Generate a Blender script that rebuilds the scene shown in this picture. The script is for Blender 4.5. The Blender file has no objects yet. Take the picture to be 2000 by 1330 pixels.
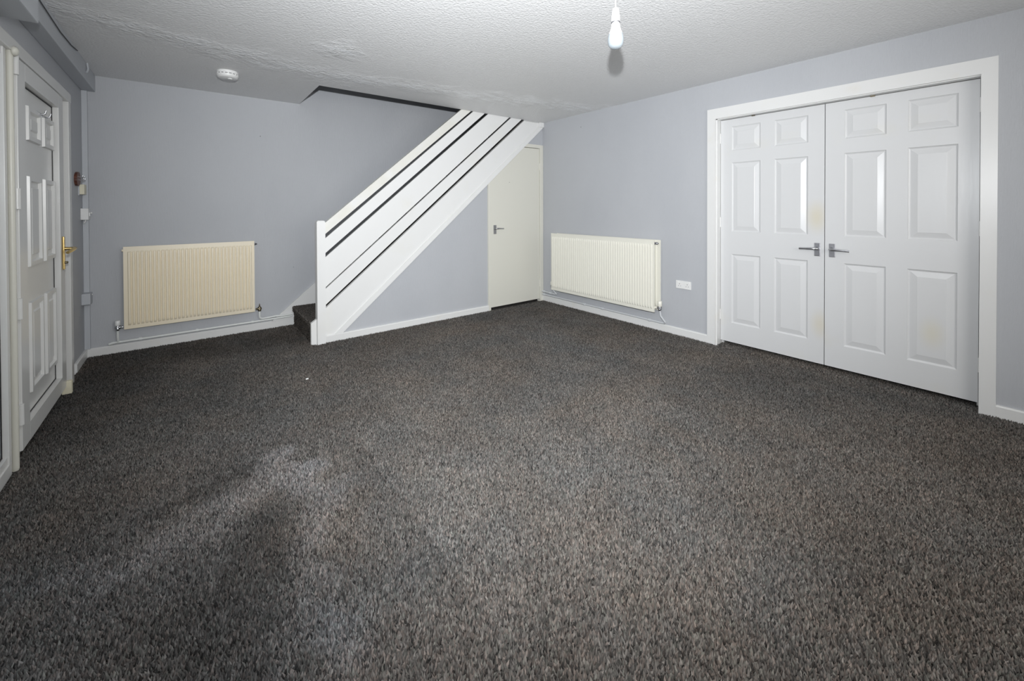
import bpy, bmesh, math, random
import numpy as np
from mathutils import Vector, Matrix
random.seed(4); rng = np.random.default_rng(7)
S = bpy.context.scene; COL = S.collection
H = 2.35; YB = 0.85; XL = -4.385; YR = -5.6          # ceiling, back wall, left wall, rear wall

# ------------------------------------------------------------------ camera, world, lights, exposure
F_PX, CY, PITCH, ROLL, YAW = 801.15, 412.86, -0.0101, -0.0036, 0.6703
CAM = Vector((-3.7114, -4.0207, 1.2354))
fw = Vector((math.sin(YAW)*math.cos(PITCH), math.cos(YAW)*math.cos(PITCH), math.sin(PITCH)))
rt = Vector((math.cos(YAW), -math.sin(YAW), 0)); up = rt.cross(fw)
r2 = math.cos(ROLL)*rt + math.sin(ROLL)*up; u2 = -math.sin(ROLL)*rt + math.cos(ROLL)*up
cd = bpy.data.cameras.new('camera'); cam = bpy.data.objects.new('camera', cd); COL.objects.link(cam)
cd.sensor_width = 36; cd.lens = 36*F_PX/2000; cd.shift_y = -(665-CY)/2000; cd.clip_start = .02
cam.matrix_world = Matrix(((r2.x, u2.x, -fw.x, CAM.x), (r2.y, u2.y, -fw.y, CAM.y), (r2.z, u2.z, -fw.z, CAM.z), (0, 0, 0, 1)))
S.camera = cam
w = bpy.data.worlds.new('daylight'); S.world = w; w.use_nodes = True
w.node_tree.nodes['Background'].inputs[0].default_value = (.80, .88, 1, 1)
w.node_tree.nodes['Background'].inputs[1].default_value = .55
# on-camera flash, 25 cm above the lens (the bulb's shadow on the ceiling gives its place)
fl = bpy.data.lights.new('camera_flash', 'SPOT'); fo = bpy.data.objects.new('camera_flash', fl); COL.objects.link(fo)
fl.energy = 590; fl.color = (.95, .975, 1); fl.spot_size = math.radians(130); fl.spot_blend = 1; fl.shadow_soft_size = .022
fo.location = CAM + Vector((0, 0, .255))
aim = (fw + rt*.02 + Vector((0, 0, .085))).normalized()
fo.rotation_euler = aim.to_track_quat('-Z', 'Y').to_euler(); fo.scale = (.85, 1.05, 1)   # head turned upright: beam taller than wide
# daylight through the window in the rear wall, behind the camera
al = bpy.data.lights.new('window_daylight', 'AREA'); ao = bpy.data.objects.new('window_daylight', al); COL.objects.link(ao)
al.shape = 'RECTANGLE'; al.size = 2.3; al.size_y = 1.15; al.energy = 47; al.color = (1, .97, .93)
ao.location = (-2.3, YR+.03, 1.5); ao.rotation_euler = (math.radians(72), 0, 0)
vs = S.view_settings; vs.view_transform = 'Standard'; vs.look = 'None'; vs.gamma = 1; vs.exposure = 0; vs.use_curve_mapping = False

# ------------------------------------------------------------------ materials
def mat(name, col, rough=.5, bump=None, tint=None, metal=0, spec=.5, coat=0, trans=0, specks=0, stains=()):
    """bump=(scale xyz, detail, strength, distance); tint=(scale xyz, colour, lo, hi) blends a second colour by noise"""
    m = bpy.data.materials.new(name); m.use_nodes = True; nt = m.node_tree; N = nt.nodes; L = nt.links
    b = N['Principled BSDF']; b.inputs['Base Color'].default_value = (*col, 1); b.inputs['Roughness'].default_value = rough
    b.inputs['Metallic'].default_value = metal; b.inputs['Specular IOR Level'].default_value = spec
    b.inputs['Coat Weight'].default_value = coat; b.inputs['Transmission Weight'].default_value = trans
    tc = N.new('ShaderNodeTexCoord')
    def noise(sc, det):
        mp = N.new('ShaderNodeMapping'); mp.inputs['Scale'].default_value = sc; L.new(tc.outputs['Object'], mp.inputs['Vector'])
        n = N.new('ShaderNodeTexNoise'); n.inputs['Scale'].default_value = 1; n.inputs['Detail'].default_value = det
        L.new(mp.outputs[0], n.inputs['Vector']); return n
    if tint:
        n = noise(tint[0], 4); r = N.new('ShaderNodeMapRange'); r.inputs[1].default_value = tint[2]; r.inputs[2].default_value = tint[3]
        L.new(n.outputs[0], r.inputs[0]); mx = N.new('ShaderNodeMix'); mx.data_type = 'RGBA'
        L.new(r.outputs[0], mx.inputs[0]); mx.inputs[6].default_value = (*col, 1); mx.inputs[7].default_value = (*tint[1], 1)
        L.new(mx.outputs[2], b.inputs['Base Color'])
    if specks:
        v = N.new('ShaderNodeTexVoronoi'); v.inputs['Scale'].default_value = specks; L.new(tc.outputs['Object'], v.inputs['Vector'])
        r = N.new('ShaderNodeMapRange'); r.inputs[1].default_value = .011; r.inputs[2].default_value = .020; L.new(v.outputs['Distance'], r.inputs[0])
        mx2 = N.new('ShaderNodeMix'); mx2.data_type = 'RGBA'; L.new(r.outputs[0], mx2.inputs[0]); mx2.inputs[6].default_value = (.10, .095, .09, 1)
        L.new(mx.outputs[2], mx2.inputs[7]); L.new(mx2.outputs[2], b.inputs['Base Color'])
    for (sy, sz, sr_, sc_) in stains:                                                  # soft yellowed patches at (y, z) of the leaf
        sx_ = N.new('ShaderNodeVectorMath'); sx_.operation = 'MULTIPLY'; sx_.inputs[1].default_value = (0, 1, .6); L.new(tc.outputs['Object'], sx_.inputs[0])
        ds = N.new('ShaderNodeVectorMath'); ds.operation = 'DISTANCE'; ds.inputs[1].default_value = (0, sy, sz*.6); L.new(sx_.outputs[0], ds.inputs[0])
        sm_ = N.new('ShaderNodeMapRange'); sm_.interpolation_type = 'SMOOTHSTEP'; sm_.inputs[1].default_value = sr_; sm_.inputs[2].default_value = 0; sm_.inputs[4].default_value = .75; L.new(ds.outputs['Value'], sm_.inputs[0])
        m3 = N.new('ShaderNodeMix'); m3.data_type = 'RGBA'; L.new(sm_.outputs[0], m3.inputs[0]); L.new(b.inputs['Base Color'].links[0].from_socket, m3.inputs[6]); m3.inputs[7].default_value = (*sc_, 1); L.new(m3.outputs[2], b.inputs['Base Color'])
    if bump:
        n = noise(bump[0], bump[1]); bp = N.new('ShaderNodeBump'); bp.inputs['Strength'].default_value = bump[2]
        bp.inputs['Distance'].default_value = bump[3]; L.new(n.outputs[0], bp.inputs['Height']); L.new(bp.outputs[0], b.inputs['Normal'])
    return m
GREY = (.478, .490, .514)
M = {}
M['wall'] = mat('painted_paper_grey', GREY, .62, ((170, 170, 22), 4, .5, .003), ((1.3, 1.3, .7), (.445, .458, .485), .45, .75), spec=.3, specks=3.1)
M['white'] = mat('white_gloss_paint', (.80, .80, .79), .30, ((30, 30, 30), 3, .05, .002), ((3, 3, 3), (.78, .775, .74), .55, .8))
M['trimwhite'] = mat('white_satin_paint', (.755, .755, .745), .30, ((40, 40, 40), 3, .06, .002), ((6, 6, 6), (.74, .72, .67), .6, .85))
M['doorwhite'] = mat('white_gloss_grained_door', (.675, .68, .685), .29, ((110, 60, 7), 4, .16, .0015), ((4, 2, 2), (.68, .67, .62), .6, .8), stains=[(-.335, 1.12, .10, (.66, .61, .48)), (-.36, .30, .09, (.66, .62, .52))])
M['doorwhite_near'] = mat('white_gloss_grained_door_near', (.675, .68, .685), .29, ((110, 60, 7), 4, .16, .0015), ((4, 2, 2), (.68, .67, .62), .6, .8), stains=[(-.185, .375, .085, (.68, .65, .55))])
M['cream'] = mat('cream_paint', (.70, .69, .62), .42, ((35, 35, 35), 3, .05, .002))
M['railcream'] = mat('aged_cream_gloss', (.76, .75, .69), .33, ((20, 20, 20), 3, .05, .002), ((5, 5, 5), (.80, .80, .78), .4, .7))
M['radcream'] = mat('cream_enamel', (.87, .78, .605), .32, None, ((2.5, 2.5, 1.5), (.84, .765, .615), .45, .8))
M['radwhite'] = mat('off_white_enamel', (.80, .785, .70), .32)
M['upvc'] = mat('white_upvc', (.70, .70, .685), .26)
M['agedupvc'] = mat('yellowed_upvc', (.66, .65, .58), .35)
M['gasket_and_gap'] = mat('black_gasket_and_gap', (.015, .015, .016), .6)
M['chrome'] = mat('satin_chrome', (.55, .56, .58), .25, metal=1)
M['dullchrome'] = mat('worn_chrome_plate', (.38, .38, .40), .38, ((90, 90, 90), 3, .3, .002), metal=1)
M['gold'] = mat('polished_brass', (.70, .52, .22), .25, metal=1)
M['brassdark'] = mat('dull_brass', (.22, .19, .13), .4, metal=1)
M['plastic'] = mat('white_plastic', (.80, .80, .79), .35)
M['creamplastic'] = mat('cream_plastic', (.74, .70, .54), .4)
M['greypaint'] = mat('grey_painted_plastic', (.50, .52, .55), .5)
M['pipewhite'] = mat('white_painted_pipe', (.78, .80, .78), .4)
M['pipegrey'] = mat('grey_painted_pipe', (.62, .64, .66), .4)
M['wood'] = mat('reddish_brown_wood', (.16, .055, .03), .45, None, ((60, 60, 200), (.07, .02, .012), .4, .6))
M['black'] = mat('black_slot', (.01, .01, .01), .7)
M['hole'] = mat('dark_filler', (.08, .08, .085), .8)
M['bulb'] = mat('opal_bulb', (.30, .335, .36), .25)
M['glass'] = mat('obscure_glass', (.75, .80, .80), .35, ((60, 60, 60), 2, .3, .002), trans=.9)
M['paper'] = mat('white_scrap', (.85, .85, .83), .8)
M['stepbase'] = mat('carpet_backing', (.035, .032, .03), .95, ((160, 160, 160), 2, .8, .004), ((150, 150, 150), (.16, .15, .14), .45, .6), spec=.1)
M['floorbase'] = mat('carpet_base', (.03, .028, .026), .97, ((160, 160, 160), 2, .8, .004), ((150, 150, 150), (.17, .16, .15), .45, .6), spec=.1)

def carpet_mat():
    m = bpy.data.materials.new('flecked_carpet_pile'); m.use_nodes = True; nt = m.node_tree; b = nt.nodes['Principled BSDF']
    a = nt.nodes.new('ShaderNodeVertexColor'); a.layer_name = 'tuft'
    nt.links.new(a.outputs['Color'], b.inputs['Base Color']); b.inputs['Roughness'].default_value = .95; b.inputs['Specular IOR Level'].default_value = .08
    return m
M['pile'] = carpet_mat()

def ceiling_mat():
    m = bpy.data.materials.new('stippled_ceiling'); m.use_nodes = True; nt = m.node_tree; N = nt.nodes; L = nt.links; b = N['Principled BSDF']
    tc = N.new('ShaderNodeTexCoord'); sp = N.new('ShaderNodeSeparateXYZ'); L.new(tc.outputs['Object'], sp.inputs[0])
    mr = N.new('ShaderNodeMapRange'); mr.inputs[1].default_value = -4.5; mr.inputs[2].default_value = 0; L.new(sp.outputs[0], mr.inputs[0])
    cr = N.new('ShaderNodeValToRGB'); e = cr.color_ramp.elements                   # y of the old plasterboard joint as a function of x
    st = [(-4.5, .70), (-3.6, .50), (-2.76, .36), (-1.6, .55), (0, .95)]
    e[0].position = 0; e[0].color = (st[0][1],)*3+(1,); e[1].position = 1; e[1].color = (st[-1][1],)*3+(1,)
    for x, v in st[1:-1]:
        q = e.new((x+4.5)/4.5); q.color = (v, v, v, 1)
    L.new(mr.outputs[0], cr.inputs[0])
    def math_(op, a, bb=None):
        n = N.new('ShaderNodeMath'); n.operation = op
        for i, v in enumerate((a, bb)):
            if v is None: continue
            if isinstance(v, (int, float)): n.inputs[i].default_value = v
            else: L.new(v, n.inputs[i])
        return n.outputs[0]
    def noise(s, d):
        n = N.new('ShaderNodeTexNoise'); n.inputs['Scale'].default_value = s; n.inputs['Detail'].default_value = d; L.new(tc.outputs['Object'], n.inputs['Vector']); return n.outputs[0]
    big = noise(5, 3)
    d = math_('ABSOLUTE', math_('ADD', sp.outputs[1], cr.outputs[0]))
    d = math_('ADD', d, math_('MULTIPLY', math_('SUBTRACT', big, .5), .42))
    s = N.new('ShaderNodeMapRange'); s.interpolation_type = 'SMOOTHSTEP'; s.inputs[1].default_value = .27; s.inputs[2].default_value = .0; L.new(d, s.inputs[0])
    # a paler, bumpier patch beside the joint
    vd = N.new('ShaderNodeVectorMath'); vd.operation = 'DISTANCE'; vd.inputs[1].default_value = (-2.85, -.98, H); L.new(tc.outputs['Object'], vd.inputs[0])
    s2 = N.new('ShaderNodeMapRange'); s2.interpolation_type = 'SMOOTHSTEP'; s2.inputs[1].default_value = .22; s2.inputs[2].default_value = .03
    L.new(math_('ADD', vd.outputs['Value'], math_('MULTIPLY', math_('SUBTRACT', noise(9, 3), .5), .25)), s2.inputs[0])
    seam = math_('MINIMUM', math_('ADD', s.outputs[0], s2.outputs[0]), 1)
    st_ = N.new('ShaderNodeMapping'); st_.inputs['Scale'].default_value = (3.5, 17, 1); st_.inputs['Rotation'].default_value = (0, 0, -.06); L.new(tc.outputs['Object'], st_.inputs['Vector'])
    sn = N.new('ShaderNodeTexNoise'); sn.inputs['Scale'].default_value = 1.6; sn.inputs['Detail'].default_value = 7; L.new(st_.outputs[0], sn.inputs['Vector'])
    sr = N.new('ShaderNodeMapRange'); sr.inputs[1].default_value = .42; sr.inputs[2].default_value = .60; L.new(sn.outputs[0], sr.inputs[0])
    br = math_('MULTIPLY', seam, sr.outputs[0])
    cm = N.new('ShaderNodeMix'); cm.data_type = 'RGBA'; cm.inputs[6].default_value = (.80, .80, .80, 1); cm.inputs[7].default_value = (.93, .94, .955, 1)  # joint whitened: its glossy highlight is put into the colour
    L.new(br, cm.inputs[0]); L.new(cm.outputs[2], b.inputs['Base Color'])
    ro = math_('SUBTRACT', .48, math_('MULTIPLY', br, .18)); L.new(ro, b.inputs['Roughness'])
    vo = N.new('ShaderNodeTexVoronoi'); vo.inputs['Scale'].default_value = 75; vo.feature = 'SMOOTH_F1'; L.new(tc.outputs['Object'], vo.inputs['Vector'])
    h = math_('ADD', noise(75, 3), math_('MULTIPLY', vo.outputs['Distance'], -.5))
    h = math_('ADD', h, math_('MULTIPLY', math_('MULTIPLY', seam, noise(38, 4)), 4.5))
    bp = N.new('ShaderNodeBump'); bp.inputs['Strength'].default_value = .7; bp.inputs['Distance'].default_value = .005
    L.new(h, bp.inputs['Height']); L.new(bp.outputs[0], b.inputs['Normal'])
    return m
M['ceiling'] = ceiling_mat()

# ------------------------------------------------------------------ mesh helpers
class MB:
    """collects boxes, prisms, tubes and turned shapes in world coordinates; becomes ONE mesh object"""
    def __init__(s): s.v = []; s.f = []; s.sm = []
    def add(s, v, f, smooth=False):
        o = len(s.v); s.v += [tuple(p) for p in v]; s.f += [tuple(o+i for i in q) for q in f]; s.sm += [smooth]*len(f); return s
    def box(s, a, b, bev=0):
        x0, y0, z0 = [min(p, q) for p, q in zip(a, b)]; x1, y1, z1 = [max(p, q) for p, q in zip(a, b)]
        if not bev:
            return s.add([(x0,y0,z0),(x1,y0,z0),(x1,y1,z0),(x0,y1,z0),(x0,y0,z1),(x1,y0,z1),(x1,y1,z1),(x0,y1,z1)],
                         [(0,3,2,1),(4,5,6,7),(0,1,5,4),(1,2,6,5),(2,3,7,6),(3,0,4,7)])
        bm = bmesh.new(); bmesh.ops.create_cube(bm, size=1)
        for v in bm.verts: v.co = Vector(((x0+x1)/2+v.co.x*(x1-x0), (y0+y1)/2+v.co.y*(y1-y0), (z0+z1)/2+v.co.z*(z1-z0)))
        bmesh.ops.bevel(bm, geom=bm.edges[:], offset=bev, segments=2, affect='EDGES', profile=.6)
        bm.verts.index_update(); s.add([v.co[:] for v in bm.verts], [[v.index for v in f.verts] for f in bm.faces]); bm.free(); return s
    def prism(s, pts, ax, a, b):
        """polygon pts in the two other axes (in xyz order), extruded along axis ax from a to b"""
        n = len(pts)
        mk = lambda p, t: {0: (t, p[0], p[1]), 1: (p[0], t, p[1]), 2: (p[0], p[1], t)}[ax]
        return s.add([mk(p, a) for p in pts]+[mk(p, b) for p in pts],
                     [tuple(range(n))[::-1], tuple(range(n, 2*n))]+[(i, (i+1) % n, n+(i+1) % n, n+i) for i in range(n)])
    def tube(s, path, r, seg=12, caps=True):
        P = [Vector(p) for p in path]; rings = []; ref = None
        for i, p in enumerate(P):
            t = ((P[i]-P[i-1]).normalized() if i else Vector()) + ((P[i+1]-P[i]).normalized() if i < len(P)-1 else Vector()); t.normalize()
            if ref is None: ref = t.orthogonal().normalized()
            ref = (ref - t*ref.dot(t)).normalized(); bi = t.cross(ref)
            rr = r[i] if isinstance(r, (list, tuple)) else r
            rings.append([p + (ref*math.cos(2*math.pi*k/seg)+bi*math.sin(2*math.pi*k/seg))*rr for k in range(seg)])
        v = [q for R in rings for q in R]; f = []
        for i in range(len(P)-1):
            for k in range(seg): f.append((i*seg+k, i*seg+(k+1) % seg, (i+1)*seg+(k+1) % seg, (i+1)*seg+k))
        s.add(v, f, True)
        if caps: s.add(rings[0], [tuple(range(seg))[::-1]]); s.add(rings[-1], [tuple(range(seg))])
        return s
    def lathe(s, prof, o, ax=(0, 0, 1), seg=24):
        """prof: (radius, height) pairs turned about axis ax through o"""
        A = Vector(ax).normalized(); U = A.orthogonal().normalized(); W = A.cross(U); o = Vector(o); v = []; f = []
        for r, h in prof:
            v += [o+A*h+(U*math.cos(2*math.pi*k/seg)+W*math.sin(2*math.pi*k/seg))*max(r, 1e-5) for k in range(seg)]
        for i in range(len(prof)-1):
            for k in range(seg): f.append((i*seg+k, i*seg+(k+1) % seg, (i+1)*seg+(k+1) % seg, (i+1)*seg+k))
        s.add(v, f, True); s.add(v[:seg], [tuple(range(seg))[::-1]]); s.add(v[-seg:], [tuple(range(seg))]); return s
    def loops(s, O, U, V, Nn, W_, H_, prof, back=None):
        """nested rectangles: prof = (inset, out) pairs from the outside in; the last one is filled"""
        O, U, V, Nn = map(Vector, (O, U, V, Nn)); v = []; f = []
        for i, o in prof:
            for a, b in ((i, i), (W_-i, i), (W_-i, H_-i), (i, H_-i)): v.append(O+U*a+V*b+Nn*o)
        for k in range(len(prof)-1):
            for q in range(4): f.append((4*k+q, 4*k+(q+1) % 4, 4*k+4+(q+1) % 4, 4*k+4+q))
        n = 4*(len(prof)-1); f.append((n, n+1, n+2, n+3)); return s.add(v, f)
WL = {}
def link(o, parent, loc):
    COL.objects.link(o); WL[o.name] = Vector(loc)
    if parent: o.parent = parent; o.location = WL[o.name]-WL[parent.name]
    else: o.location = loc
    return o
def obj(name, mb, m, parent=None, origin=None, kind=None):
    if origin is None: origin = WL[parent.name] if parent else Vector((0, 0, 0))
    origin = Vector(origin); me = bpy.data.meshes.new(name)
    me.from_pydata([(Vector(v)-origin)[:] for v in mb.v], [], mb.f); me.materials.append(M[m] if isinstance(m, str) else m)
    me.polygons.foreach_set('use_smooth', mb.sm); me.update()
    bm = bmesh.new(); bm.from_mesh(me); bmesh.ops.recalc_face_normals(bm, faces=bm.faces); bm.to_mesh(me); bm.free()
    o = link(bpy.data.objects.new(name, me), parent, origin)
    if kind: o['kind'] = kind
    return o
def tag(o, label, cat, group=None):
    o['label'] = label; o['category'] = cat
    if group: o['group'] = group
    return o
def thing(name, label, cat, loc, group=None, kind=None):
    o = link(bpy.data.objects.new(name, None), None, loc); o.empty_display_size = .05
    if kind: o['kind'] = kind
    return tag(o, label, cat, group)
def single(name, mb, m, label, cat, group=None):
    v = np.array([p[:] for p in mb.v]); o = ((v[:, 0].min()+v[:, 0].max())/2, (v[:, 1].min()+v[:, 1].max())/2, v[:, 2].min())
    return tag(obj(name, mb, m, origin=o), label, cat, group)
def struct(name, mb, m, label=None, cat=None):
    o = obj(name, mb, m, kind='structure')
    if label: tag(o, label, cat)
    return o

# ------------------------------------------------------------------ room shell
floor = struct('floor', MB().box((-4.6, YR-.15, -.10), (1.1, YB+.15, -.012)), 'floorbase', 'dark grey brown flecked fitted carpet, worn and stained near the front door', 'floor')
wb = MB().box((-4.6, YB, -.1), (.15, YB+.15, 4.85)); wall_back = struct('wall_back', wb, 'wall', 'grey papered wall behind the cream radiator and the stairs', 'wall')
DY0, DY1, DZ = -3.845, -2.272, 2.022                       # double door opening in the right wall
wr = MB().box((0, DY1, -.1), (.15, YB, H)).box((0, YR-.15, -.1), (.15, DY0, H)).box((0, DY0, DZ), (.15, DY1, H))
wr.box((0, 0, H), (.15, YB, 4.85)).box((1.0, DY0-.2, -.1), (1.1, DY1+.2, H)).box((.15, DY0-.2, -.1), (1.0, DY0-.1, H)).box((.15, DY1+.1, -.1), (1.0, DY1+.2, H)).box((.15, DY0-.2, DZ), (1.0, DY1+.2, DZ+.1))
wall_right = struct('wall_right', wr, 'wall', 'pale grey papered wall holding the double doors and the wide white radiator', 'wall')
wl = MB().box((XL-.15, .205, -.1), (XL, YB, H)).box((XL-.15, -1.95, 2.03), (XL, .205, H)).box((XL-.15, YR-.15, -.1), (XL, -1.95, H))
wall_left = struct('wall_left', wl, 'wall', 'shaded grey wall around the front door', 'wall')
wre = MB().box((-4.6, YR-.15, -.1), (-3.45, YR, H)).box((-1.15, YR-.15, -.1), (.15, YR, H)).box((-3.45, YR-.15, -.1), (-1.15, YR, .92)).box((-3.45, YR-.15, 2.08), (-1.15, YR, H))
struct('wall_rear', wre, 'wall', 'grey wall with the window behind the viewpoint', 'wall')
win2 = thing('window_2', 'wide white window in the rear wall, out of view', 'window', (-2.3, YR, .92), kind='structure')
wf = MB()
for a, b in (((-3.45, .92), (-1.15, .98)), ((-3.45, 2.02), (-1.15, 2.08)), ((-3.45, .98), (-3.39, 2.02)), ((-1.21, .98), (-1.15, 2.02)), ((-2.33, .98), (-2.27, 2.02))):
    wf.box((a[0], YR-.1, a[1]), (b[0], YR-.04, b[1]))
obj('window_frame', wf, 'upvc', win2)
for x0, x1 in ((-3.39, -2.33), (-2.27, -1.21)): obj('pane', MB().box((x0, YR-.075, .98), (x1, YR-.069, 2.02)), 'glass', win2)
HX = -2.757                                                # left edge of the stairwell
ce = MB().prism([(-4.6, YR-.15), (.15, YR-.15), (.15, 0), (HX, 0), (HX, YB), (-4.6, YB)], 2, H, H+.24)
ceiling = struct('ceiling', ce, 'ceiling', 'white stippled ceiling with a rough patched joint running across it', 'ceiling')
sw = MB().box((HX-.12, -.12, H+.24), (HX, YB, 4.85)).box((HX, -.12, 3.5), (0, 0, 4.85)).box((HX-.12, -.12, 4.85), (.15, YB+.15, 4.95)).box((HX, -1.2, H+.24), (.15, -1.1, 4.85)).box((HX-.12, -1.2, 4.7), (.15, -.1, 4.85)).box((HX-.12, -1.2, H+.24), (HX, -.1, 4.85)).box((0, -1.2, H+.24), (.15, 0, 4.85))
struct('wall_stairwell', sw, 'wall', 'unlit grey walls of the stairwell above the ceiling', 'wall')
# wall under the stairs: grey plaster triangle and the piece over the cupboard door
us = MB().prism([(-2.715, -.01), (-.89, -.01), (-.89, 1.66), (-2.715, .09)], 1, .006, .055).prism([(-.44, 2.045), (0, 2.045), (0, H), (-.10, H)], 1, .006, .055)
wall_stairs = struct('wall_stairs', us, 'wall', 'pale grey plaster triangle closing the space under the stairs', 'wall')

def skirting(name, a, b, n, h=.068, t=.016):
    """board from a to b (xy) standing on the floor, thickness t along n, top edge rounded"""
    a, b, n = Vector((*a, 0)), Vector((*b, 0)), Vector((*n, 0)); mb = MB()
    prof = [(0, -.012), (t, -.012), (t, h-.008), (t-.005, h), (0, h)]
    v = [p+n*q[0]+Vector((0, 0, q[1])) for p in (a, b) for q in prof]; k = len(prof)
    mb.add(v, [tuple(range(k)), tuple(range(k, 2*k))]+[(i, (i+1) % k, k+(i+1) % k, k+i) for i in range(k)])
    return struct(name, mb, 'trimwhite')
skirting('baseboard_back', (XL, YB), (-2.832, YB), (0, -1))
skirting('baseboard_left', (XL, .43), (XL, YB), (1, 0))
skirting('baseboard_right', (0, -2.215), (0, 0), (-1, 0))
skirting('baseboard_right_near', (0, YR), (0, -3.903), (-1, 0))
skirting('baseboard_stairs', (-2.722, .006), (-.893, .006), (0, -1), h=.062, t=.022)
# boxed-in beam along the left wall under the ceiling, deeper near the camera
bw = MB().box((XL, -1.14, 2.212), (-4.303, YB, H), .004).box((XL, YR, 2.10), (-4.245, -1.14, H), .006)
trim_beam = struct('trim_1', bw, 'greypaint', 'grey painted boxing under the ceiling along the left wall', 'boxing')

# ------------------------------------------------------------------ carpet pile
def tufts(P, Nrm, T1, T2, rad, hgt, cols, name, parent, lean=.45):
    """one four-sided tuft per point (all in one mesh)"""
    n = len(P); a = rng.uniform(0, 2*np.pi, n); r = rad*rng.uniform(.75, 1.3, n); h = hgt*rng.uniform(.55, 1.35, n)
    V = np.empty((n, 5, 3))
    for k in range(4):
        an = a+k*np.pi/2
        V[:, k] = P+(np.cos(an)*r)[:, None]*T1+(np.sin(an)*r)[:, None]*T2-Nrm*.010
    la = rng.uniform(0, 2*np.pi, n); lm = hgt*lean*rng.uniform(0, 1.4, n)
    V[:, 4] = P+Nrm*(h-.010+.002)[:, None]+(np.cos(la)*lm)[:, None]*T1+(np.sin(la)*lm)[:, None]*T2
    base = (np.arange(n)*5)[:, None]
    Fi = np.concatenate([base+np.array([[k, (k+1) % 4, 4]]) for k in range(4)], axis=1).reshape(-1, 3)
    me = bpy.data.meshes.new(name); me.vertices.add(n*5); me.vertices.foreach_set('co', (V-np.array(WL[parent.name])).reshape(-1))
    nf = len(Fi); me.loops.add(nf*3); me.loops.foreach_set('vertex_index', Fi.reshape(-1).astype(np.int32))
    me.polygons.add(nf); me.polygons.foreach_set('loop_start', np.arange(0, nf*3, 3, dtype=np.int32)); me.polygons.foreach_set('loop_total', np.full(nf, 3, np.int32))
    at = me.color_attributes.new('tuft', 'FLOAT_COLOR', 'POINT'); C = np.ones((n, 5, 4)); C[:, :, :3] = cols[:, None, :]
    at.data.foreach_set('color', C.reshape(-1)); me.update(calc_edges=True); me.materials.append(M['pile'])
    o = bpy.data.objects.new(name, me); o['kind'] = 'stuff'; link(o, parent, WL[parent.name]); return o
def vnoise(x, y, s, seed):
    g = np.random.default_rng(seed).uniform(0, 1, (64, 64)); u = (x*s) % 63; v = (y*s) % 63
    i = u.astype(int); j = v.astype(int); a = u-i; b = v-j; a = a*a*(3-2*a); b = b*b*(3-2*b)
    return (g[i, j]*(1-a)+g[i+1, j]*a)*(1-b)+(g[i, j+1]*(1-a)+g[i+1, j+1]*a)*b
def seg_d(x, y, a, b):
    ax, ay = a; bx, by = b; t = np.clip(((x-ax)*(bx-ax)+(y-ay)*(by-ay))/((bx-ax)**2+(by-ay)**2), 0, 1)
    return np.hypot(x-ax-t*(bx-ax), y-ay-t*(by-ay))
def pile_colour(x, y):
    n = len(x); t = np.clip(rng.normal(.50, .235, n), 0, 1)
    dark = np.array([.029, .0275, .0265]); lite = np.array([.250, .232, .214])
    c = dark+(lite-dark)*(t**1.25)[:, None]
    k = rng.uniform(0, 1, n)[:, None]; c = c*np.where(k < .3, [1.06, .98, .95], np.where(k < .45, [.95, 1.0, .97], [1, 1, 1]))
    warm = vnoise(x+7, y+9, 2.7, 3)*.6+vnoise(x+7, y+9, 8, 5)*.4                         # soft brownish and greyish soiling
    c *= (1+(warm-.5)[:, None]*np.array([.24, .10, -.02]))
    c *= (1+(vnoise(x+3, y+11, 5, 8)-.5)*.22+(vnoise(x+3, y+11, 1.6, 9)-.5)*.16)[:, None]
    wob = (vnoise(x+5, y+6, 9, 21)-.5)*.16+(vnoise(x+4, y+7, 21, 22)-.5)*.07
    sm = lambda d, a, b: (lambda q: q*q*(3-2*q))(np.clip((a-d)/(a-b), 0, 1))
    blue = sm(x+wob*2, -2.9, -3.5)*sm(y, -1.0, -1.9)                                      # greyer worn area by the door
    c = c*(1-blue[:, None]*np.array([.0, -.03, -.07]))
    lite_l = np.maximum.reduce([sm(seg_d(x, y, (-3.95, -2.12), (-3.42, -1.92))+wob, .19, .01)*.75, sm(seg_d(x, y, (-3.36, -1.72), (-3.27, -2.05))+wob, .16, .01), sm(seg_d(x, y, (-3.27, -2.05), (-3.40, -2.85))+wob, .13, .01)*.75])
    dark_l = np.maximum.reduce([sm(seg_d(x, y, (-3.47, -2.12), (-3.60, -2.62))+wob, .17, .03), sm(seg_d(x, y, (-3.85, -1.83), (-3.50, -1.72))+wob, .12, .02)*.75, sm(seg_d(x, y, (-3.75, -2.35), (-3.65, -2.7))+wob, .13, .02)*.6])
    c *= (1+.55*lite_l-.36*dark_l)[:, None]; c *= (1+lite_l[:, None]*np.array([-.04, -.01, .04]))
    dark_edge = np.maximum(sm(seg_d(x, y, (-4.3, -.6), (-4.1, .5))+wob, .55, .05)*.30, sm(seg_d(x, y, (-4.2, .55), (-2.9, .4))+wob, .5, .05)*.30)   # darker pile by the front door and stairs
    return np.clip(c*(1-dark_edge)[:, None], .006, .6)
sp = .0060
gx, gy = np.meshgrid(np.arange(-4.372, .16, sp), np.arange(-4.3, .835, sp)); gx = gx.ravel(); gy = gy.ravel()
gx = gx+rng.uniform(-.5, .5, len(gx))*sp; gy = gy+rng.uniform(-.5, .5, len(gy))*sp
C_ = np.array(CAM); d = np.stack([gx, gy, np.zeros(len(gx))], 1)-C_
dz = d@np.array(fw); px = 1000+F_PX*(d@np.array(r2))/np.maximum(dz, .01); py = CY-F_PX*(d@np.array(u2))/np.maximum(dz, .01)
keep = (dz > .2) & (px > -300) & (px < 2300) & (py < 1750)
keep &= ~((gx > -.016) & ((gy < DY0+.01) | (gy > DY1-.01)))                    # walls
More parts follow.
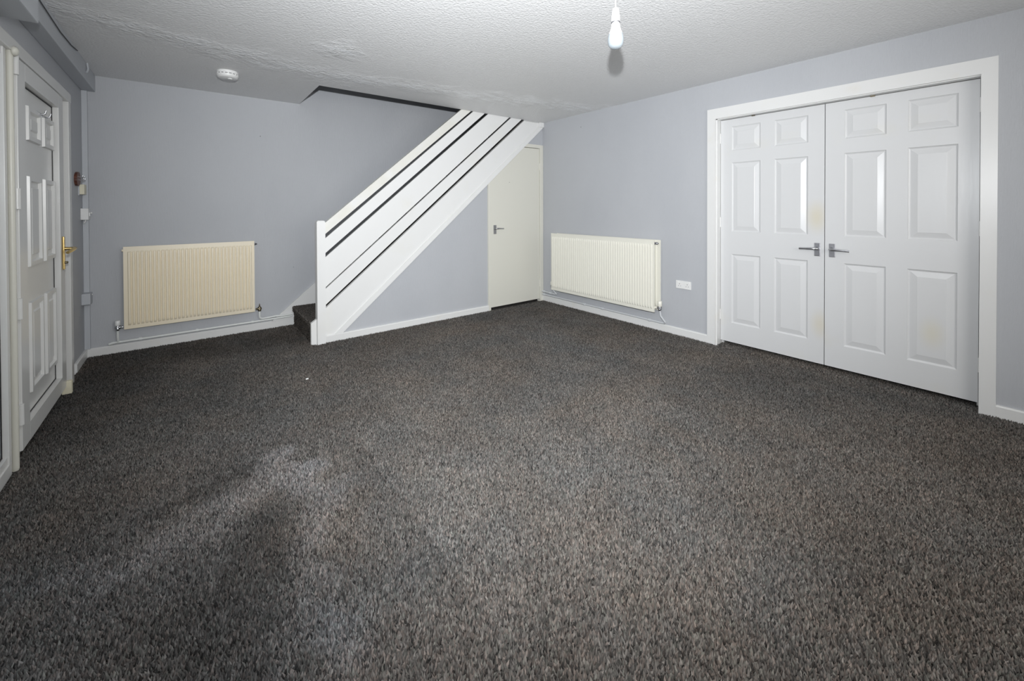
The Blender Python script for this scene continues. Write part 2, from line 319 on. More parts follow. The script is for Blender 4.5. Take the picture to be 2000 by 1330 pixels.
keep &= ~((gy > -.016) & (gx > -2.725)) & ~((gx > -2.825) & (gy > -.02))       # under-stair wall, stairs
keep &= ~((np.abs(gx+.012) < .014) & (gy > DY0) & (gy < DY1))                              # joint in the carpet at the double doors
keep &= ~((gx < -4.30) & (gy < -.99) & (gx < -4.345)) 
keep &= ~((gx > -2.80) & (gx < -2.72) & (gy > -.04) & (gy < .04))
gx, gy = gx[keep], gy[keep]
one = np.ones(len(gx))[:, None]
tufts(np.stack([gx, gy, np.zeros(len(gx))], 1), np.array([0, 0, 1.])*one, np.array([1., 0, 0]), np.array([0, 1., 0]),   .0047, .0120, pile_colour(gx, gy), 'carpet_pile', floor)

# ------------------------------------------------------------------ double doors in the right wall
tr = MB()                                                   # lining and architrave
AO0, AO1, AZ = -3.905, -2.208, 2.105
for q in ([(AO1, -.012), (DY1-.006, -.012), (DY1-.006, DZ-.008), (AO1, AZ)], [(AO0, -.012), (DY0+.006, -.012), (DY0+.006, DZ-.008), (AO0, AZ)], [(AO1, AZ), (DY1-.006, DZ-.008), (DY0+.006, DZ-.008), (AO0, AZ)]):
    tr.prism(q, 0, -.019, 0)
tr.box((0, DY1-.018, -.012), (.15, DY1, DZ)).box((0, DY0, -.012), (.15, DY0+.008, DZ)).box((0, DY0, DZ-.014), (.15, DY1, DZ))
tr.box((.10, DY0+.008, 0), (.125, DY0+.02, DZ-.014)).box((.10, DY1-.03, 0), (.125, DY1-.018, DZ-.014)).box((.10, DY0+.02, DZ-.026), (.125, DY1-.03, DZ-.014))
struct('trim_2', tr, 'trimwhite', 'white painted frame around the double doors', 'door frame')
ROWS = [(.205, .815), (1.012, 1.622), (1.728, 1.938)]
def panelled_door(name, y0, y1, cols, label, handle_y, lever_dir, hinge_y, dm='doorwhite'):
    """leaf with face at x=.06 looking to -x; cols = y ranges of its panel columns"""
    z0, z1 = .034, 2.004; X = .06; mb = MB(); ys = [y0]+[q for c in cols for q in c]+[y1]; zs = [z0]+[q for r in ROWS for q in r]+[z1]
    for i in range(len(ys)-1):
        for k in range(len(zs)-1):
            if i % 2 == 1 and k % 2 == 1: continue
            mb.add([(X, ys[i], zs[k]), (X, ys[i+1], zs[k]), (X, ys[i+1], zs[k+1]), (X, ys[i], zs[k+1])], [(0, 1, 2, 3)])
    mb.add([(X, y0, z0), (X, y1, z0), (X, y1, z1), (X, y0, z1), (X+.035, y0, z0), (X+.035, y1, z0), (X+.035, y1, z1), (X+.035, y0, z1)],
           [(4, 5, 6, 7), (0, 1, 5, 4), (1, 2, 6, 5), (2, 3, 7, 6), (3, 0, 4, 7)])
    o = thing(name, label, 'door', (X, (y0+y1)/2, z0), kind='structure'); obj('leaf', mb, dm, o)
    for (a, b) in cols:
        for (c, e) in ROWS:
            p = MB().loops((X, a, c), (0, 1, 0), (0, 0, 1), (-1, 0, 0), b-a, e-c, [(0, 0), (.004, -.005), (.010, -.0085), (.014, -.0085), (.046, -.0012), (.048, -.0005)])
            obj('panel', p, dm, o)
    zc = .905
    pl = obj('handle_plate', MB().box((X-.007, handle_y-.019, zc-.05), (X, handle_y+.019, zc+.05), .0025), 'dullchrome', o); pl['label'] = 'worn chrome lever plate'
    L_ = lever_dir
    lv = MB().lathe([(.014, 0), (.014, .006), (.009, .010), (.008, .038)], (X-.006, handle_y, zc+.008), (-1, 0, 0), 16)
    lv.tube([(X-.036, handle_y-L_*.008, zc+.008), (X-.046, handle_y+L_*.004, zc+.008), (X-.048, handle_y+L_*.03, zc+.008), (X-.046, handle_y+L_*.07, zc+.006), (X-.042, handle_y+L_*.108, zc+.004)], [.010, .0105, .009, .0075, .0075], 12)
    obj('lever', lv, 'chrome', pl)
    for hz in (.22, 1.05, 1.80): obj('hinge', MB().tube([(X-.004, hinge_y, hz), (X-.004, hinge_y, hz+.09)], .005, 10), 'trimwhite', o)
    cz = MB().box((X-.008, (y0+y1)/2+.1, z1-.004), (X, (y0+y1)/2+.125, z1+.006)); obj('ball_catch', cz, 'brassdark', o)
panelled_door('door_1', -3.059, -2.293, [(-2.954, -2.722), (-2.618, -2.386)], 'left leaf of the white six-panel double doors, by the wide radiator', -3.017, 1, -2.291)
panelled_door('door_2', -3.832, -3.064, [(-3.743, -3.515), (-3.408, -3.178)], 'right leaf of the white six-panel double doors, nearest the viewer', -3.109, -1, -3.835, 'doorwhite_near')

# ------------------------------------------------------------------ staircase
st = thing('staircase', 'carpeted staircase with white slanted boards and a white newel post', 'staircase', (-1.4, .42, 0))
ex = lambda x0, z0, x1, z1, z: x0+(x1-x0)*(z-z0)/(z1-z0)
XN = -2.722; ZT = 2.345
def slanted(name, top, bot, m, ya, yb_, ztop):
    """board between two slanted lines given as (z at the newel, x at the ceiling)"""
    xt = ex(XN, top[0], top[1], ZT, ztop); xb = ex(XN, bot[0], bot[1], ZT, ztop)
    mb = MB().prism([(XN-.02, top[0]-.017), (XN-.02, bot[0]-.017), (xb, ztop), (xt, ztop)], 1, ya, yb_)
    return obj(name, mb, m, st)
hr = slanted('handrail', (1.092, -1.257), (.990, -1.128), 'railcream', .004, .048, 2.58); hr['label'] = 'cream white slanted handrail'
slanted('balustrade_board', (.948, -1.097), (.813, -.934), 'white', .006, .026, 2.58)
slanted('balustrade_board', (.774, -.885), (.498, -.566), 'white', .006, .026, 2.58)
slanted('balustrade_board', (.483, -.535), (.336, -.366), 'white', .006, .026, 2.58)
sb = MB().prism([(XN-.01, .300), (XN-.01, .056), (-2.60, .056), (-.03, 2.295), (0, 2.34), (-.325, 2.34)], 1, -.003, .031); obj('string_board', sb, 'white', st)
sbu = MB().prism([(-.322, 2.345), (0, 2.345), (0, 2.56), (-.07, 2.56)], 1, .004, .031); obj('string_board', sbu, 'white', st)
tl = MB().prism([(-2.648, .058), (-2.573, .058), (-.008, 2.281), (-.008, 2.335), (-.030, 2.332)], 1, -.015, -.003); obj('string_trim', tl, 'white', st)
cb = MB().box((-.075, -.032, 2.286), (-.001, -.003, 2.349), .006); obj('corner_block', cb, 'white', st)
nw = MB(); nx0, nx1, ny0, ny1, nz = -2.796, -2.724, -.036, .036, 1.122
bmn = [(nx0, ny0, -.012), (nx1, ny0, -.012), (nx1, ny1, -.012), (nx0, ny1, -.012)]
lv_ = lambda i, z: [(nx0+i, ny0+i, z), (nx1-i, ny0+i, z), (nx1-i, ny1-i, z), (nx0+i, ny1-i, z)]
rings = [lv_(0, -.012), lv_(0, nz-.018), lv_(.004, nz-.008), lv_(.010, nz-.002), lv_(.018, nz)]
nw.add([q for R in rings for q in R], [(4*k+i, 4*k+(i+1) % 4, 4*k+4+(i+1) % 4, 4*k+4+i) for k in range(4) for i in range(4)]+[(16, 17, 18, 19), (3, 2, 1, 0)])
obj('newel_post', nw, 'white', st)
nb = MB().prism([(-2.842, -.012), (-2.796, -.012), (-2.796, .222), (-2.842, .190)], 1, .0, .034); obj('newel_base', nb, 'white', st)
RISE, GO, SX = .1955, .229, -2.828
ws = MB().prism([(-3.03, .066), (-2.832, .066), (-2.832, -.01), (-2.6, .13), (-.2, 2.18), (-.06, 2.60)], 1, YB-.022, YB)
obj('wall_string', ws, 'trimwhite', st)
wlip = MB().prism([(-3.034, .068), (-3.020, .066), (-.055, 2.585), (-.065, 2.604)], 1, YB-.030, YB-.022); obj('string_lip', wlip, 'trimwhite', st)
steps = []
for k in range(1, 13):
    x0 = SX+(k-1)*GO; z1 = RISE*k; y0, y1 = .034, YB-.031
    prof = [(x0, z1-RISE-.012 if k == 1 else z1-RISE), (x0, z1-.045), (x0-.012, z1-.032), (x0-.018, z1-.016), (x0-.012, z1-.004), (x0, z1), (x0+GO, z1), (x0+GO, z1-RISE)]
    o = obj('step', MB().prism(prof, 1, y0, y1), 'stepbase', st); steps.append((o, x0, z1))
def step_pile(o, x0, z1, s):
    y0, y1 = .040, YB-.034; Ps, Ns, T1s, T2s = [], [], [], []
    def patch(f, n, t1, a0, a1):
        A, Y = np.meshgrid(np.arange(a0, a1, s), np.arange(y0, y1, s)); A = A.ravel()+rng.uniform(-.4, .4, A.size)*s; Y = Y.ravel()+rng.uniform(-.4, .4, Y.size)*s
        X, Z = f(A); Ps.append(np.stack([X, Y, Z], 1)); Ns.append(np.tile(n, (len(A), 1))); T1s.append(np.tile(t1, (len(A), 1)))
    patch(lambda a: (x0-.004+0*a, a), (-1., 0, 0), (0, 0, 1.), z1-RISE+.004, z1-.05)
    patch(lambda a: (x0-.018+0*a, a), (-.95, 0, .2), (0, 0, 1.), z1-.044, z1-.008)
    patch(lambda a: (a, z1+.002+0*a), (0, 0, 1.), (1., 0, 0), x0-.016, x0+GO)
    P = np.concatenate(Ps); T1 = np.concatenate(T1s)
    tufts(P, np.concatenate(Ns), T1, np.array([0, 1., 0]), .0052, .0115, pile_colour(P[:, 0]*0-2.7, P[:, 1]*0+.2), 'carpet_pile', o)
for i in range(2): step_pile(*steps[i], .0072)

# ------------------------------------------------------------------ cupboard door under the stairs
fr = MB().prism([(-.894, -.012), (-.857, -.012), (-.857, 1.542), (-.894, 1.510)], 1, -.010, .055)
fr.box((-.056, -.010, -.012), (-.002, .055, 2.052), .003).prism([(-.318, 2.008), (-.056, 2.008), (-.056, 2.052), (-.270, 2.052)], 1, -.010, .055)
struct('trim_3', fr, 'cream', 'cream frame of the cupboard door under the stairs', 'door frame')
d3 = thing('door_3', 'plain cream cupboard door cut on a slant under the stairs', 'door', (-.45, .01, .02), kind='structure')
obj('leaf', MB().prism([(-.853, .026), (-.060, .026), (-.060, 2.003), (-.326, 2.003), (-.853, 1.546)], 1, .004, .04), 'cream', d3)
p3 = obj('handle_plate', MB().box((-.808, -.003, .912), (-.768, .004, 1.020), .0025), 'dullchrome', d3); p3['label'] = 'worn chrome lever plate'
l3 = MB().lathe([(.013, 0), (.013, .006), (.008, .010), (.0075, .035)], (-.788, -.003, .980), (0, -1, 0), 16)
l3.tube([(-.796, -.036, .980), (-.785, -.044, .980), (-.76, -.046, .980), (-.72, -.044, .978), (-.685, -.040, .976)], [.009, .0095, .0085, .007, .007], 12)
obj('lever', l3, 'chrome', p3)
for z in (.185, 1.722): obj('hinge', MB().tube([(-.057, -.002, z), (-.057, -.002, z+.088)], .006, 10).box((-.066, 0, z), (-.050, .004, z+.088)), 'cream', d3)
obj('screw_hole', MB().lathe([(.0035, 0), (.0035, .0015)], (-.56, .0045, 1.545), (0, -1, 0), 8), 'black', d3)

# ------------------------------------------------------------------ front door and sidelight in the left wall
XF, XI = -4.350, -4.380                                     # faces of the sash and of its infill
fd = thing('door_4', 'white plastic front door with moulded panels and a brass handle', 'door', (XF, -.5, .03), kind='structure')
ly0, ly1, lz0, lz1 = -.968, -.036, .052, 1.972; iy0, iy1, iz0, iz1 = -.842, -.148, .146, 1.884
sf = MB().box((XI-.04, ly0, lz0), (XF, iy0, lz1), .003).box((XI-.04, iy1, lz0), (XF, ly1, lz1), .003).box((XI-.04, iy0, lz0), (XF, iy1, iz0)).box((XI-.04, iy0, iz1), (XF, iy1, lz1))
obj('sash', sf, 'upvc', fd)
obj('infill', MB().box((XI-.03, iy0, iz0), (XI, iy1, iz1)), 'upvc', fd)
gk = MB()
for a, b in (((iy0, iz0), (iy1, iz0+.007)), ((iy0, iz1-.007), (iy1, iz1)), ((iy1-.014, iz0), (iy1, iz1)), ((iy0, iz0), (iy0+.007, iz1))): gk.box((XI, a[0], a[1]), (XI+.002, b[0], b[1]))
obj('gasket_and_gap', gk, 'gasket_and_gap', fd)
for (a, b) in ((-.705, -.455), (-.392, -.165)):
    for (c, e) in ((.252, .735), (.925, 1.412), (1.603, 1.788)):
        obj('panel', MB().loops((XI+.0005, a, c), (0, 1, 0), (0, 0, 1), (1, 0, 0), b-a, e-c, [(0, 0), (.003, .0125), (.026, .0135), (.032, .0), (.058, .0), (.064, .008)]), 'upvc', fd)
hy = -.098
hp = obj('handle_plate', MB().box((XF, hy-.015, .838), (XF+.011, hy+.015, 1.055), .005), 'gold', fd); hp['label'] = 'brass handle plate'
lh = MB().lathe([(.012, 0), (.010, .02), (.009, .04)], (XF+.010, hy, .975), (1, 0, 0), 14)
lh.tube([(XF+.046, hy+.006, .976), (XF+.056, hy-.006, .975), (XF+.056, hy-.04, .972), (XF+.050, hy-.085, .964), (XF+.040, hy-.112, .956)], [.010, .012, .011, .010, .009], 12)
obj('lever', lh, 'gold', hp)
obj('lock_cylinder', MB().lathe([(.008, 0), (.008, .014), (.006, .015)], (XF+.010, hy, .885), (1, 0, 0), 14), 'brassdark', hp)
for z in (.185, .70, 1.235, 1.885): 
    h = MB().tube([(XF-.004, ly0-.010, z), (XF-.004, ly0-.010, z+.10)], .013, 12).box((XF-.03, ly0-.016, z+.02), (XF, ly0-.002, z+.08), .002)
    obj('hinge', h, 'upvc', fd)
# the frame round door and sidelight
pf = MB()
pf.box((XL-.10, .168, -.012), (-4.355, .236, 2.052), .003)                    # lock jamb, proud of the rebate
pf.box((XL-.10, ly1-.02, -.012), (-4.388, .168, 2.03))                         # rebate behind the leaf edge
pf.box((XL-.10, -1.056, -.012), (-4.374, -.955, 2.03))                         # mullion
pf.box((XL-.10, -1.95, -.012), (-4.366, -1.056, .050), .003)                   # sill
pf.box((XL-.10, -1.95, 1.985), (-4.352, .236, 2.052), .006)                    # head
pf.box((XL-.10, -1.95, -.012), (-4.366, -1.88, 1.99)).box((XL-.10, -.955, -.012), (-4.392, ly1, .04))
pf_gap = MB().box((-4.389, .150, .04), (-4.386, .1685, 2.0))  # black strip standing in for the shaded gap beside the leaf edge
tr4 = struct('trim_4', pf, 'upvc', 'white plastic frame around the front door and its glazed side panel', 'door frame')
obj('gasket_and_gap', pf_gap, 'gasket_and_gap', tr4)
bd = MB().tube([(-4.362, -1.022, -.012), (-4.362, -1.022, 1.99)], .0125, 14); b_ = obj('cover_bead', bd, 'agedupvc', tr4); b_['label'] = 'yellowed round bead covering the joint'
b2 = obj('joint_cap', MB().lathe([(.02, 0), (.024, .006), (.018, .016), (.006, .02)], (-4.352, -1.022, 1.985), (1, 0, 0), 14), 'agedupvc', tr4)
wi = thing('window_1', 'tall obscure glass side panel beside the front door', 'window', (-4.38, -1.45, .05), kind='structure')
wfm = MB().box((-4.43, -1.09, .05), (-4.366, -1.056, 1.985), .002).box((-4.43, -1.88, .05), (-4.366, -1.84, 1.985), .002).box((-4.43, -1.84, .05), (-4.372, -1.09, .085)).box((-4.43, -1.84, 1.95), (-4.372, -1.09, 1.985))
obj('window_frame', wfm, 'upvc', wi)
obj('pane', MB().box((-4.396, -1.842, .083), (-4.390, -1.088, 1.952)), 'glass', wi)
g2 = MB().box((-4.390, -1.097, .085), (-4.387, -1.090, 1.95)).box((-4.390, -1.84, .085), (-4.387, -1.09, .092)); obj('gasket_and_gap', g2, 'gasket_and_gap', wi)
single('door_stop', MB().box((-4.372, -.045, .0), (-4.325, -.008, .085), .004).box((-4.362, -.03, -.008), (-4.335, -.015, .002)), 'creamplastic', 'small cream block at the foot of the front door, lock side', 'door stop')
hk = thing('coat_hook', 'small chrome double hook over the top panels of the front door', 'hook', (XI, -.43, 1.77))
obj('hook_plate', MB().box((XI+.0005, -.505, 1.775), (XI+.005, -.38, 1.795), .0015), 'chrome', hk)
for y in (-.495, -.39): obj('hook', MB().tube([(XI+.004, y, 1.783), (XI+.022, y, 1.776), (XI+.034, y, 1.782), (XI+.038, y, 1.802)], .004, 8), 'chrome', hk)

# ------------------------------------------------------------------ radiators
def ribbed(name, O, U, N_, Wd, Hg, n, side, top, amp, m, parent, duty=(.16, .34, .82)):
    """pressed steel sheet: n upright flutes between flat borders, folded edges, 15 mm deep"""
    O, U, N_ = Vector(O), Vector(U), Vector(N_); V = Vector((0, 0, 1)); p = (Wd-2*side)/n; us = [(0, 0)]
    for i in range(n):
        b = side+i*p; us += [(b, 0), (b+duty[0]*p, 0), (b+duty[1]*p, 1), (b+duty[2]*p, 1)]
    us += [(Wd-side, 0), (Wd, 0)]
    vs_ = [(0, 0), (top*.8, 0), (top*.8+.012, .7), (top*.8+.026, 1), (Hg-top-.026, 1), (Hg-top-.012, .7), (Hg-top, 0), (Hg, 0)]
    vv = [O+U*u+V*z+N_*(amp*a*b) for z, b in vs_ for u, a in us]; k = len(us)
    ff = [(j*k+i, j*k+i+1, (j+1)*k+i+1, (j+1)*k+i) for j in range(len(vs_)-1) for i in range(k-1)]
    mb = MB().add(vv, ff)
    c = [O+U*a+V*b+N_*d_ for d_ in (0, -.004, -.015) for a, b in ((.0, .0), (Wd, .0), (Wd, Hg), (0, Hg))]
    mb.add(c, [(4*q+i, 4*q+(i+1) % 4, 4*q+4+(i+1) % 4, 4*q+4+i) for q in range(2) for i in range(4)]+[(8, 9, 10, 11)])
    return obj(name, mb, m, parent)
ra = thing('radiator', 'yellowed cream ribbed radiator hanging low on the back wall', 'radiator', (-3.66, YB, .203))
ribbed('front_panel', (-4.140, .772, .203), (1, 0, 0), (0, -1, 0), .952, .706, 33, .022, .038, .011, 'radcream', ra)
for x in (-3.95, -3.37): obj('bracket', MB().box((x, .787, .25), (x+.03, YB, .86)), 'radcream', ra)
obj('air_vent', MB().lathe([(.010, 0), (.010, .016), (.005, .018), (.005, .026)], (-3.189, .782, .878), (1, 0, 0), 12), 'dullchrome', ra)
obj('blanking_plug', MB().lathe([(.011, 0), (.011, .010)], (-4.139, .782, .878), (-1, 0, 0), 12), 'radcream', ra)
def valve(rad, x, y, z, dirn, cap, capm, base, bodym='brassdark'):
    """angled valve: tail to the panel along dirn, body, cap on top, pipe stub below"""
    b = MB().lathe([(.010, 0), (.013, .004), (.013, .018), (.009, .022), (.009, .034)], (x, y, z), dirn, 12).lathe([(.012, -.026), (.014, -.022), (.014, -.004), (.011, 0), (.013, .018), (.009, .022)], (x, y, z), (0, 0, 1), 12)
    b.lathe([(.012, 0), (.012, .014), (.008, .018)], (x, y, z), tuple(-q for q in dirn), 10)
    o = obj('valve', b, bodym, rad)
    if cap: obj('valve_cap', MB().lathe([(.016, .016), (.0185, .020), (.0185, .056), (.015, .060)] if cap == 1 else [(.018, .016), (.021, .022), (.021, .066), (.017, .070)], (x, y, z), (0, 0, 1), 16), capm, o)
    else: obj('valve_spindle', MB().lathe([(.004, .02), (.006, .03), (.003, .05)], (x, y, z), (0, 0, 1), 10), 'brassdark', o)
    return o
valve(ra, -4.182, .800, .222, (1, 0, 0), 1, 'plastic', 0, 'chrome')
valve(ra, -3.145, .800, .222, (-1, 0, 0), 0, None, 0)
rb = thing('radiator', 'wide off-white double-panel radiator low on the right wall', 'radiator', (0, -1.0, .19))
ribbed('front_panel', (-.105, -1.722, .192), (0, 1, 0), (-1, 0, 0), 1.457, .714, 47, .014, .040, .008, 'radwhite', rb)
ribbed('back_panel', (-.035, -1.746, .205), (0, 1, 0), (-1, 0, 0), 1.45, .70, 47, .030, .045, .006, 'radwhite', rb)
for y in (-1.45, -.55): obj('bracket', MB().box((-.088, y, .28), (0, y+.03, .80)), 'radwhite', rb)
vb = MB().lathe([(.011, 0), (.011, .018), (.006, .020), (.006, .028)], (-.070, -1.722, .872), (0, -1, 0), 12).tube([(-.098, -1.72, .872), (-.045, -1.72, .872)], .012, 12)
obj('air_vent', vb, 'dullchrome', rb)
vv_ = valve(rb, -.066, -1.762, .236, (0, 1, 0), 2, 'radwhite', 0, 'dullchrome')
obj('connecting_tee', MB().tube([(-.100, -1.715, .236), (-.045, -1.715, .236)], .013, 12).tube([(-.07, -1.712, .236), (-.07, -1.735, .236)], .012, 12), 'radwhite', rb)
valve(rb, -.066, -.238, .226, (0, -1, 0), 1, 'radwhite', 0, 'dullchrome')

# ------------------------------------------------------------------ pipework
def bend(a, b, c, n=6):
    a, b, c = Vector(a), Vector(b), Vector(c); return [((1-t)**2*a+2*t*(1-t)*b+t*t*c)[:] for t in [i/n for i in range(n+1)]]
def clips(o, pts, ax, m):
    for p in pts:
        a = Vector(ax); obj('pipe_clip', MB().tube([Vector(p)-a*.009, Vector(p)+a*.010], .0145, 12), m, o)
yp = .822
p1 = thing('heating_pipe', 'white heating pipe along the back skirting, from under the left radiator valve to the stairs', 'pipe', (-3.5, yp, .085))
pm = MB().tube([(-4.236, yp+.004, .085), (-4.20, yp, .092), (-3.0, yp, .093), (-2.850, yp, .096)], .0100, 12); obj('pipe_run', pm, 'pipewhite', p1)
obj('pipe_drop', MB().tube([(-4.182, .800, .198), (-4.182, .803, .13), (-4.182, yp-.002, .094)], .0085, 12), 'pipewhite', p1)
obj('pipe_elbow', MB().tube([(-4.238, yp+.006, .082), (-4.222, yp+.002, .088), (-4.205, yp, .092)], .0115, 12), 'pipewhite', p1)
clips(p1, [(-4.042, yp, .093), (-3.646, yp, .093), (-3.205, yp, .093)], (1, 0, 0), 'pipewhite')
p2 = thing('heating_pipe', 'short white pipe dropping from the right radiator valve and bending towards the stairs', 'pipe', (-3.0, yp-.002, .1))
obj('pipe_run', MB().tube([(-3.145, .800, .198), (-3.145, .800, .150)]+bend((-3.145, .800, .145), (-3.145, .803, .118), (-3.115, .803, .117))+[(-3.06, .803, .119), (-3.0, .805, .122), (-2.94, .805, .117), (-2.850, .805, .118)], .0095, 12), 'pipewhite', p2)
xp = -.026
p3_ = thing('heating_pipe', 'grey painted upper pipe from the cupboard frame to the left end of the wide radiator', 'pipe', (xp, -.2, .12))
obj('pipe_run', MB().tube([(xp, -.012, .124), (xp, -.20, .122)]+bend((xp, -.24, .121), (xp, -.30, .118), (-.045, -.285, .14))+[(-.066, -.238, .196)], .0090, 12), 'pipegrey', p3_)
clips(p3_, [(xp, -.05, .124), (xp, -.17, .122)], (0, 1, 0), 'pipegrey')
p4 = thing('heating_pipe', 'long grey painted pipe on the skirting below the wide radiator', 'pipe', (xp, -.9, .08))
obj('pipe_run', MB().tube([(xp, -.012, .086), (xp, -.30, .085), (xp, -1.70, .083)]+bend((xp, -1.75, .083), (xp, -1.815, .083), (-.045, -1.80, .11))+[(-.062, -1.768, .16), (-.066, -1.762, .212)], .0090, 12), 'pipegrey', p4)
clips(p4, [(xp, -.05, .086), (xp, -.75, .084), (xp, -1.02, .084), (xp, -1.62, .083)], (0, 1, 0), 'pipegrey')

# ------------------------------------------------------------------ small things on the walls
so = thing('wall_socket', 'white double socket low on the right wall between radiator and double doors', 'socket', (0, -1.97, .45))
obj('face_plate', MB().box((-.010, -2.050, .450), (0, -1.900, .526), .003), 'plastic', so)
pins = MB()
for y in (-1.938, -2.014):
    pins.box((-.0108, y-.002, .492), (-.0099, y+.002, .500)).box((-.0108, y-.014, .474), (-.0099, y-.008, .4775)).box((-.0108, y+.008, .474), (-.0099, y+.014, .4775))
    obj('rocker_switch', MB().box((-.013, y+(.016 if y > -1.97 else -.016)-.006, .503), (-.009, y+(.016 if y > -1.97 else -.016)+.006, .519), .001), 'plastic', so)
obj('pin_slots', pins, 'black', so, kind='stuff')

tk = MB().box((XL, YB-.026, .068), (-4.350, YB, 2.212), .003)
single('cable_trunking', tk, 'greypaint', 'grey painted trunking running up the corner beside the front door', 'trunking')
def onwall(name, y0, y1, z0, z1, t, m, label, cat, x=XL):
    o = thing(name, label, cat, (x, (y0+y1)/2, z0)); obj('casing', MB().box((x, y0, z0), (x+t, y1, z1), .004), m, o); return o
kr = thing('key_rack', 'small oval brown wooden key rack on the wall by the front door', 'key rack', (XL, .60, 1.42))
ov = MB(); nn = 20
pts = [(.585+.075*math.cos(2*math.pi*i/nn), 1.468+.055*math.sin(2*math.pi*i/nn)*(1+.08*math.sin(4*math.pi*i/nn))) for i in range(nn)]
obj('backboard', ov.prism(pts, 0, XL, XL+.016), 'wood', kr)
for y in (.555, .615): obj('hook', MB().tube([(XL+.015, y, 1.463), (XL+.036, y, 1.455), (XL+.045, y, 1.462), (XL+.047, y, 1.474)], .0025, 8), 'chrome', kr)
for y in (.575, .635): obj('hook', MB().tube([(XL+.015, y, 1.487), (XL+.03, y, 1.480), (XL+.038, y, 1.486), (XL+.040, y, 1.496)], .0025, 8), 'chrome', kr)
ch = thing('chime_box', 'small cream box under the key rack', 'wall box', (XL, .73, 1.345))
obj('casing', MB().box((XL, .665, 1.350), (XL+.034, .755, 1.430), .004), 'creamplastic', ch)
obj('back_plate', MB().box((XL, .655, 1.342), (XL+.008, .765, 1.436), .002), 'greypaint', ch)
sx = thing('light_switch', 'white switch box on the corner trunking, below the cream box', 'switch', (XL, .80, 1.14))
obj('box', MB().box((XL, .735, 1.145), (XL+.046, .823, 1.238), .004), 'plastic', sx)
obj('rocker', MB().box((XL+.046, .765, 1.175), (XL+.051, .79, 1.205), .001), 'plastic', sx)
obj('side_knob', MB().lathe([(.007, 0), (.007, .012)], (XL+.046, .81, 1.20), (1, 0, 0), 10), 'plastic', sx)
obj('loose_flap', MB().tube([(XL+.03, .735, 1.142), (XL+.028, .715, 1.128), (XL+.024, .70, 1.120)], .004, 8), 'plastic', sx)
jb = thing('junction_box', 'grey painted box low on the corner trunking', 'wall box', (XL, .78, .45))
obj('casing', MB().box((XL, .725, .455), (XL+.052, .824, .545), .004), 'greypaint', jb)
obj('screw', MB().lathe([(.006, 0), (.005, .004)], (XL+.052, .80, .525), (1, 0, 0), 10), 'plastic', jb)
cbm = MB().tube([(-4.298, -1.13, 2.335), (-4.2975, -.8, 2.312), (-4.2975, -.4, 2.300), (-4.2975, -.1, 2.312), (-4.2975, .10, 2.336)], .003, 8)
single('loose_cable', cbm, 'hole', 'thin dark cable sagging along the grey boxing by the ceiling', 'cable')
single('pipe_stub', MB().tube([(-4.297, .45, 2.346), (-4.292, .45, 2.30), (-4.297, .43, 2.27)], .007, 10), 'greypaint', 'short grey stub on the boxing near the back corner', 'pipe')

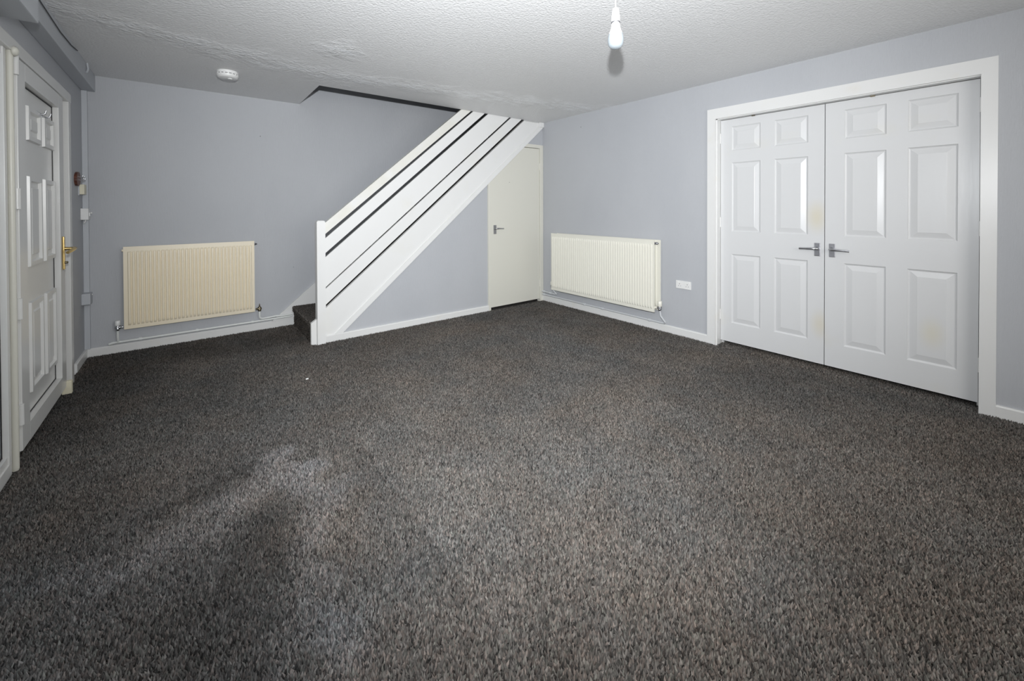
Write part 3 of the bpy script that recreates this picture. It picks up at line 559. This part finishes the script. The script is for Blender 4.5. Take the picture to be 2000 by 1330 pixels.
# ------------------------------------------------------------------ ceiling things
sa = thing('smoke_alarm', 'round white smoke alarm on the ceiling near the back wall', 'smoke alarm', (-3.44, .06, H))
K = 1.32; sl = lambda q: [(r*K, h*K) for r, h in q]
obj('mounting_base', MB().lathe(sl([(.056, 0), (.057, .012), (.056, .016)]), (-3.44, .06, H), (0, 0, -1), 32), 'plastic', sa)
obj('vent_ring', MB().lathe(sl([(.0535, .016), (.0535, .020)]), (-3.44, .06, H), (0, 0, -1), 32), 'hole', sa)
obj('cover', MB().lathe(sl([(.057, .020), (.057, .026), (.053, .036), (.044, .041), (.001, .043)]), (-3.44, .06, H), (0, 0, -1), 32), 'plastic', sa)
for k in range(16):
    a = 2*math.pi*k/16; cx, cy = -3.44+.0532*K*math.cos(a), .06+.0532*K*math.sin(a)
    obj('vent_rib', MB().box((cx-.004, cy-.004, H-.020*K), (cx+.004, cy+.004, H-.016*K)), 'plastic', sa)
obj('test_button', MB().lathe(sl([(.012, .0415), (.012, .0455), (.010, .0465)]), (-3.425, .045, H), (0, 0, -1), 16), 'plastic', sa)
dep = 1.85; BS = dep/1.575; B = CAM + dep*(fw + r2*202.5/F_PX + u2*(CY-95.5)/F_PX)
bx_, by_ = B.x, B.y; zb = B.z          # lowest point of the bulb
pe = thing('pendant_lamp', 'bare opal bulb in a white pendant lampholder hanging from the ceiling', 'ceiling lamp', (bx_, by_, H))
obj('ceiling_rose', MB().lathe([(.045, 0), (.044, .012), (.030, .022), (.010, .027)], (bx_, by_, H), (0, 0, -1), 24), 'plastic', pe)
zc_ = zb+.104*BS
obj('flex', MB().tube([(bx_, by_, H-.02), (bx_, by_, zc_+.055)], .0038, 10), 'plastic', pe)
obj('lampholder', MB().lathe([(r*BS, h*BS) for r, h in [(.010, .050), (.0125, .047), (.0145, .024)]], (bx_, by_, zc_), (0, 0, 1), 24).lathe([(r*BS, h*BS) for r, h in [(.0155, .022), (.016, .020), (.016, .001), (.0155, -.001)]], (bx_, by_, zc_), (0, 0, 1), 24), 'plastic', pe)
obj('holder_ring', MB().lathe([(r*BS, h*BS) for r, h in [(.0165, -.001), (.0172, -.003), (.0165, -.006)]], (bx_, by_, zc_), (0, 0, 1), 24), 'dullchrome', pe)
bp_ = [(.0125, .100), (.0165, .094), (.0175, .080), (.0215, .068), (.0265, .056), (.0295, .044), (.0305, .033), (.0295, .022), (.0262, .012), (.0195, .0045), (.010, .0008), (.001, 0)]
obj('bulb_collar', MB().lathe([(r*BS, h*BS) for r, h in bp_[:5]], (bx_, by_, zb), (0, 0, 1), 32), 'plastic', pe)
obj('bulb', MB().lathe([(r*BS, h*BS) for r, h in bp_[4:]], (bx_, by_, zb), (0, 0, 1), 32), 'bulb', pe)
single('paper_scrap', MB().box((-3.052, -.802, .002), (-3.035, -.793, .010), .001), 'paper', 'tiny white scrap lying on the carpet in front of the stairs', 'litter')
